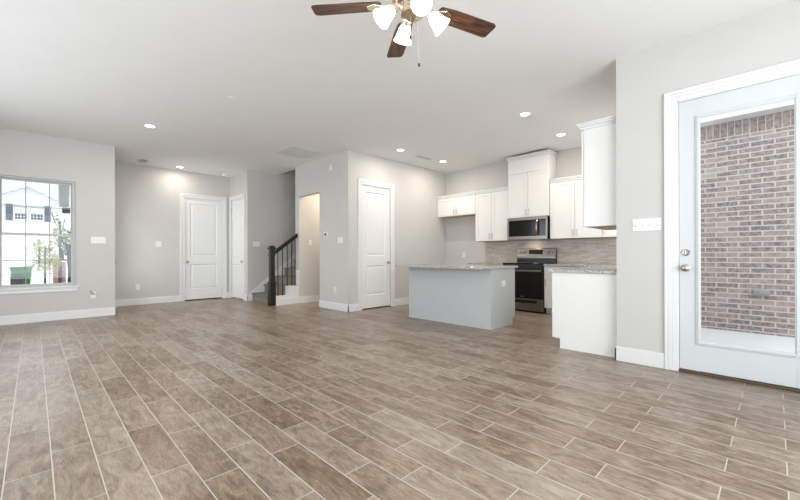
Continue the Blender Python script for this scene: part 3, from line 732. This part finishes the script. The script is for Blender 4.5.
grille('large square white return grille in the ceiling by the stairs', 3.32, 4.0, 6.12, 6.80, 22, 'x')
grille('small slotted supply vent in the ceiling of the far hall', 1.53, 1.72, 9.06, 9.46, 4, 'y')
grille('slotted supply vent in the kitchen ceiling between two recessed lights', 5.41, 5.88, 4.92, 5.12, 4, 'x')
m = MB(); m.lathe([(0, CH - .045), (.03, CH - .044), (.055, CH - .035), (.065, CH - .012), (.068, CH)], (3.32, 9.45, 0), n=28); t = m.build('smoke_detector', 'plastic', smooth=True, loc=(3.32, 9.45, CH)); tag(t, 'round white smoke detector above the far hall door', 'smoke detector')
for x, y, lb in ((1.785, 8.206, 'small flat sprinkler cover on the ceiling near the window wall corner'), (1.78, 4.8, 'small flat sprinkler cover on the ceiling of the open living room'), (5.988, 3.147, 'small flat sprinkler cover on the ceiling before the raised cabinet')):
    m = MB(); m.lathe([(0, CH - .010), (.038, CH - .009), (.042, CH - .004), (.042, CH)], (x, y, 0), n=24); tag(m.build('sprinkler_cover', 'plastic', smooth=True, loc=(x, y, CH)), lb, 'sprinkler', 'sprinkler covers')

# ------------------------------------------------------------------ wall plates
def plate(name, label, cat, fr, a, z, w, h, gangs=1, kind='switch', group=None):
    t = thing(name, label, cat, fr(a, 0, z), group)
    m = MB(fr); m.box(a - w / 2, a + w / 2, 0, .006, z - h / 2, z + h / 2); m.build('cover_plate', 'plastic', t, .002)
    for g in range(gangs):
        c = a - w / 2 + w * (g + .5) / gangs
        if kind == 'switch':
            m = MB(fr); m.box(c - .005, c + .005, .006, .016, z - .010, z + .010); m.build('toggle', 'plastic', t, .001)
            m = MB(fr); m.box(c - .008, c + .008, .0055, .0068, z - .013, z - .010); m.build('toggle_slot', 'slot', t)
        else:
            for zz in (z - .02, z + .02):
                m = MB(fr); m.box(c - .016, c + .016, .006, .0085, zz - .014, zz + .014); r = m.build('receptacle', 'plastic', t, .003)
                m = MB(fr); m.box(c - .008, c - .006, .0084, .009, zz - .005, zz + .005); m.box(c + .006, c + .008, .0084, .009, zz - .005, zz + .005); m.build('slot', 'slot', r)
    return t
fw_ = frame((0, 8.4, 0), (1, 0, 0), (0, -1, 0)); fh = frame((0, 9.75, 0), (1, 0, 0), (0, -1, 0)); fs = frame((0, 8.65, 0), (1, 0, 0), (0, -1, 0))
fp = frame((4.2, 0, 0), (0, 1, 0), (-1, 0, 0)); fk = frame((7.15, 0, 0), (0, 1, 0), (-1, 0, 0)); fq = frame((0, 7.44, 0), (1, 0, 0), (0, -1, 0))
plate('light_switch', 'wide four-gang white switch plate beside the front window', 'light switch', fw_, .815, 1.345, .205, .115, 4)
plate('light_switch', 'small white switch plate left of the far hall door', 'light switch', fh, 2.0, 1.33, .115, .115, 2)
plate('light_switch', 'white switch plate on the wall above the first carpeted stair', 'light switch', fs, 3.76, 1.335, .16, .115, 3)
plate('light_switch', 'white switch plate on the pantry wall, below right of the thermostat', 'light switch', fp, 5.88, 1.36, .16, .115, 3)
plate('light_switch', 'long four-gang white switch plate beside the patio door', 'light switch', fp, .87, 1.355, .235, .12, 4)
plate('light_switch', 'single white switch inside the lit passage opening', 'light switch', fq, 4.48, 1.36, .075, .115, 1)
plate('wall_outlet', 'white outlet low on the far hall wall', 'outlet', fh, 1.61, .387, .075, .12, 1, 'outlet')
plate('wall_outlet', 'white outlet low on the pantry wall under the thermostat', 'outlet', fp, 6.06, .386, .075, .12, 1, 'outlet')
plate('wall_outlet', 'white outlet on the kitchen back wall in the fridge space', 'outlet', fk, 5.117, 1.06, .075, .12, 1, 'outlet')
cb = plate('cable_plate', 'white plate with a short cable poking out, low under the front window', 'cable outlet', fw_, .745, .385, .08, .12, 0)
m = MB(); m.tube([fw_(.745, .006, .40), fw_(.735, .05, .41), fw_(.71, .06, .46), fw_(.70, .05, .47), fw_(.72, .065, .40), fw_(.76, .06, .39)], .006); m.build('cable_end', 'tred', cb, smooth=True)
th = thing('thermostat', 'white thermostat with a dark screen on the pantry wall', 'thermostat', fp(6.36, 0, 1.48))
m = MB(fp); m.box(6.30, 6.42, 0, .022, 1.435, 1.53); m.build('thermostat_body', 'plastic', th, .006)
m = MB(fp); m.box(6.335, 6.395, .0215, .0235, 1.455, 1.51); m.build('screen', 'slot', th, .001)
m = MB(fp); m.box(6.14, 6.20, 0, .04, 2.74, 2.86); tag(m.build('motion_sensor', 'plastic', bevel=.012, loc=fp(6.17, 0, 2.74)), 'small white motion sensor high on the pantry wall', 'motion sensor')
m = MB(); m.cyl(.006, (4.37, 5.614, .07), (4.37, 5.545, .07)); m.lathe([(0, 0), (.013, 0), (.013, .015), (0, .016)], (4.37, 5.545, .07), (0, -1, 0), 12)
tag(m.build('door_stop', 'plastic', smooth=True, loc=(4.37, 5.614, .07)), 'small door stop on the baseboard left of the pantry door', 'door stop')
m = MB(); m.cyl(.006, (2.14, 9.734, .07), (2.14, 9.67, .07)); m.lathe([(0, 0), (.013, 0), (.013, .015), (0, .016)], (2.14, 9.67, .07), (0, -1, 0), 12)
tag(m.build('door_stop', 'plastic', smooth=True, loc=(2.14, 9.734, .07)), 'small door stop on the baseboard left of the far hall door', 'door stop')

# ------------------------------------------------------------------ outside: patio
m = MB(); m.box(4.35, 8.0, -6, .98, -.18, -.03); struct(m.build('floor_patio', 'concrete'), 'pale concrete patio slab')
m = MB(); m.box(7.1, 7.3, -4.0, .98, -.03, 2.965); struct(m.build('wall_patio_brick', 'brick'), 'mottled brick patio wall')
m = MB(); m.box(6.85, 7.35, -4.0, .98, 2.965, 3.2); struct(m.build('trim_1', 'trim'), 'white soffit over the brick wall')
eb = thing('outdoor_outlet_box', 'grey metal outlet box mounted low on the brick wall', 'outlet box', (7.1, .15, .5))
m = MB(); m.box(7.03, 7.1, .06, .22, .50, .58); m.build('box_body', 'tred', eb, .01)
m = MB(); m.box(7.012, 7.03, .05, .18, .515, .572); m.build('box_cover', 'tred', eb, .008)

# ------------------------------------------------------------------ outside: street side
m = MB(); m.box(-30, 20, 10.0, 60, -.25, -.12); struct(m.build('ground', 'concrete'), 'pale driveway and street')
HY = 30
def P(x, y, Y):
    """a point on the plane Y seen at that place"""
    d = r2 * ((x - 400) / 370.85) + u2 * ((254.66 - y) / 370.85) + fw; t = Y / d.y
    return Vector((d.x * t, Y, 1.07 + d.z * t))
hs = thing('neighbor_house', 'white house with grey shutters across the street', 'house', (-.3, HY, -.12))
m = MB(); m.prism([(-4.2, -.12), (2.2, -.12), (2.2, 3.7), (-.23, 5.05), (-2.8, 3.7), (-4.2, 3.7)], HY, HY + 8, 'y'); m.build('house_wall', 'siding', hs)
m = MB(); m.prism([(-3.1, 3.52), (-.23, 5.02), (2.45, 3.55), (2.45, 3.72), (-.23, 5.22), (-3.1, 3.69)], HY - .25, HY + 8, 'y'); m.build('gable_roof', 'siding', hs)
m = MB(); m.prism([(-8, 3.7), (6, 3.7), (5, 7.4), (-7, 7.4)], HY + 4, HY + 9, 'y'); m.build('main_roof', 'siding', hs)
m = MB(); m.box(2.2, 6, HY + 2, HY + 8, -.12, 3.7); m.build('side_wing', 'siding', hs)
m = MB(); m.box(-3.4, 1.1, HY - .05, HY + .02, -.12, 1.62); m.build('garage_door', 'garage', hs)
m = MB(); m.box(-3.6, 1.35, HY - .08, HY, 1.62, 1.78); m.build('garage_trim', 'trim', hs)
for x0, x1 in ((-1.09, -.83), (.46, .72)):
    m = MB(); m.box(x0, x1, HY - .06, HY, 3.07, 3.97); m.build('shutter', 'shutter', hs, .01)
for x0, x1 in ((-.76, -.25), (-.12, .41)):
    m = MB(); m.box(x0, x1, HY - .03, HY + .01, 3.12, 3.85); wdo = m.build('house_window', 'housewin', hs)
    m = MB(); xm = (x0 + x1) / 2
    for b in ((x0 - .04, x0 + .02, 3.08, 3.9), (x1 - .02, x1 + .04, 3.08, 3.9), (x0, x1, 3.08, 3.15), (x0, x1, 3.46, 3.51), (x0, x1, 3.82, 3.9), (xm - .012, xm + .012, 3.1, 3.85), (x0 + (x1-x0)*.25 - .008, x0 + (x1-x0)*.25 + .008, 3.1, 3.85), (x0 + (x1-x0)*.75 - .008, x0 + (x1-x0)*.75 + .008, 3.1, 3.85), (x0, x1, 3.29, 3.31)):
        m.box(b[0], b[1], HY - .05, HY - .029, b[2], b[3])
    m.box(x0, x1, HY - .05, HY - .028, 3.49, 3.85); m.build('sash', 'trim', wdo)
# green bin and dark crate on the drive
GY = 20
bn = thing('garbage_bin', 'green wheeled garbage bin on the driveway', 'bin', (-.33, GY + .3, -.12))
m = MB(); m.prism([(-.57, -.08), (-.09, -.08), (-.04, .58), (-.62, .58)], GY, GY + .6, 'y'); m.build('bin_body', 'bingreen', bn, .02)
m = MB(); m.prism([(-.66, .58), (-.0, .58), (-.02, .66), (-.62, .66)], GY - .04, GY + .68, 'y'); m.build('bin_lid', 'bingreen', bn, .02)
for x in (-.5, -.16): m = MB(); m.cyl(.09, (x - .03, GY + .62, -.03), (x + .03, GY + .62, -.03)); m.build('wheel', 'bplas', bn)
m = MB(); m.box(-.60, -.27, GY - .6, GY - .15, -.12, .33); tag(m.build('storage_crate', 'bindark', bevel=.015), 'dark grey crate standing before the green bin', 'crate')
# small trees
def foliage(cx, cy, cz, rx, rz, n, size, mat, name, parent):
    m = MB()
    for _ in range(n):
        while True:
            v = Vector((random.uniform(-1, 1), random.uniform(-1, 1), random.uniform(-1, 1)))
            if v.length < 1 and random.random() < .35 + v.length: break
        c = Vector((cx + v.x * rx, cy + v.y * rx, cz + v.z * rz)); a = Vector([random.gauss(0, 1) for _ in range(3)]).normalized(); b = a.orthogonal().normalized(); s = size * random.uniform(.6, 1.3)
        q = [m.bm.verts.new(c + a * s), m.bm.verts.new(c + b * s * .5), m.bm.verts.new(c - a * s), m.bm.verts.new(c - b * s * .5)]; m.bm.faces.new(q)
    return m.build(name, mat, parent)
def tree(label, x, y, h, cz, rx, rz, n, mat, trunk=.05, size=.09, tmat='bark', name='small_tree', clumps=0):
    t = thing(name, label, 'tree', (x, y, -.12))
    m = MB(); m.lathe([(trunk * 1.4, -.12), (trunk, h * .4), (trunk * .7, h), (0, h + .02)], (x, y, 0), n=10)
    for k in range(5):
        a = k * 2.4; z = h * (.55 + .08 * k); m.tube([(x, y, z), (x + math.cos(a) * rx * .4, y + math.sin(a) * rx * .4, z + rz * .35), (x + math.cos(a) * rx * .7, y + math.sin(a) * rx * .7, z + rz * .8)], trunk * .3, 6)
    m.build('trunk', tmat, t, smooth=True)
    if not clumps: foliage(x, y, cz, rx, rz, n, size, mat, 'foliage', t)
    for k in range(clumps):   # loose, uneven crown
        a = k * 2.4; q = random.uniform(.25, .8)
        foliage(x + math.cos(a) * rx * q, y + math.sin(a) * rx * q, cz + rz * random.uniform(-.7, .7), rx * .45, rz * .4, n // clumps, size, mat, 'foliage', t)
a = P(45, 255, 16); tree('small yellow-green tree on the lawn before the white house', a.x, 16, 1.3, 1.05, .42, .5, 520, 'leaf', .025, .045, clumps=9)
a = P(60, 240, 17); tree('slim taller yellowish tree next to the dark trunk', a.x, 17, 2.2, 1.75, .3, .75, 260, 'leaf', .04, .05, clumps=6)
a = P(69.5, 262, 12)
dk = thing('dark_tree', 'dark slender tree trunk just past the right edge of the window', 'tree', (a.x, 12, -.12))
m = MB(); m.tube([(a.x, 12, -.12), (a.x + .02, 12, .7), (a.x, 12, 1.15), (a.x - .03, 12, 1.35)], .055, 10); m.tube([(a.x, 12, .95), (a.x - .12, 12, .98), (a.x - .14, 12, 1.2)], .03, 8); m.build('trunk', 'bark', dk, smooth=True)
foliage(a.x - .06, 12, 1.45, .16, .35, 160, .04, 'leaf2', 'foliage', dk)
a = P(53, 262, 18); b = P(66, 270, 18)
m = MB(); m.box(a.x, b.x, 18, 18.3, -.12, a.z); tag(m.build('brick_planter', 'redbrick', bevel=.01), 'low red brick planter under the slim yellowish tree', 'planter')
a = P(57.5, 186, 10.2); b = P(69, 207, 10.2)
pl = thing('porch_lantern', 'pale grey box lantern hanging outside the front window', 'lantern', ((a.x + b.x) / 2, 10.2, a.z))
m = MB(); m.prism([(a.x, a.z + .35), (b.x + .02, a.z + .35), (b.x, b.z + .01), (a.x + .02, b.z)], 10.15, 10.3, 'y'); m.build('lantern_shade', 'lantern', pl, .01)
m = MB(); m.cyl(.01, ((a.x + b.x) / 2, 10.22, a.z + .34), ((a.x + b.x) / 2, 10.22, a.z + 1.6)); m.build('hanger', 'iron', pl)
m = MB(); m.box((a.x + b.x) / 2 - .02, b.x + .02, 10.18, 10.26, b.z - .13, b.z - .02); m.build('lamp_glass', 'housewin', pl, .01)
m = MB(); m.box(-3.2, 3.2, 8.6, 11.4, a.z + 1.2 - .0, a.z + 1.35); struct(m.build('ceiling_porch', 'trim'), 'porch roof')
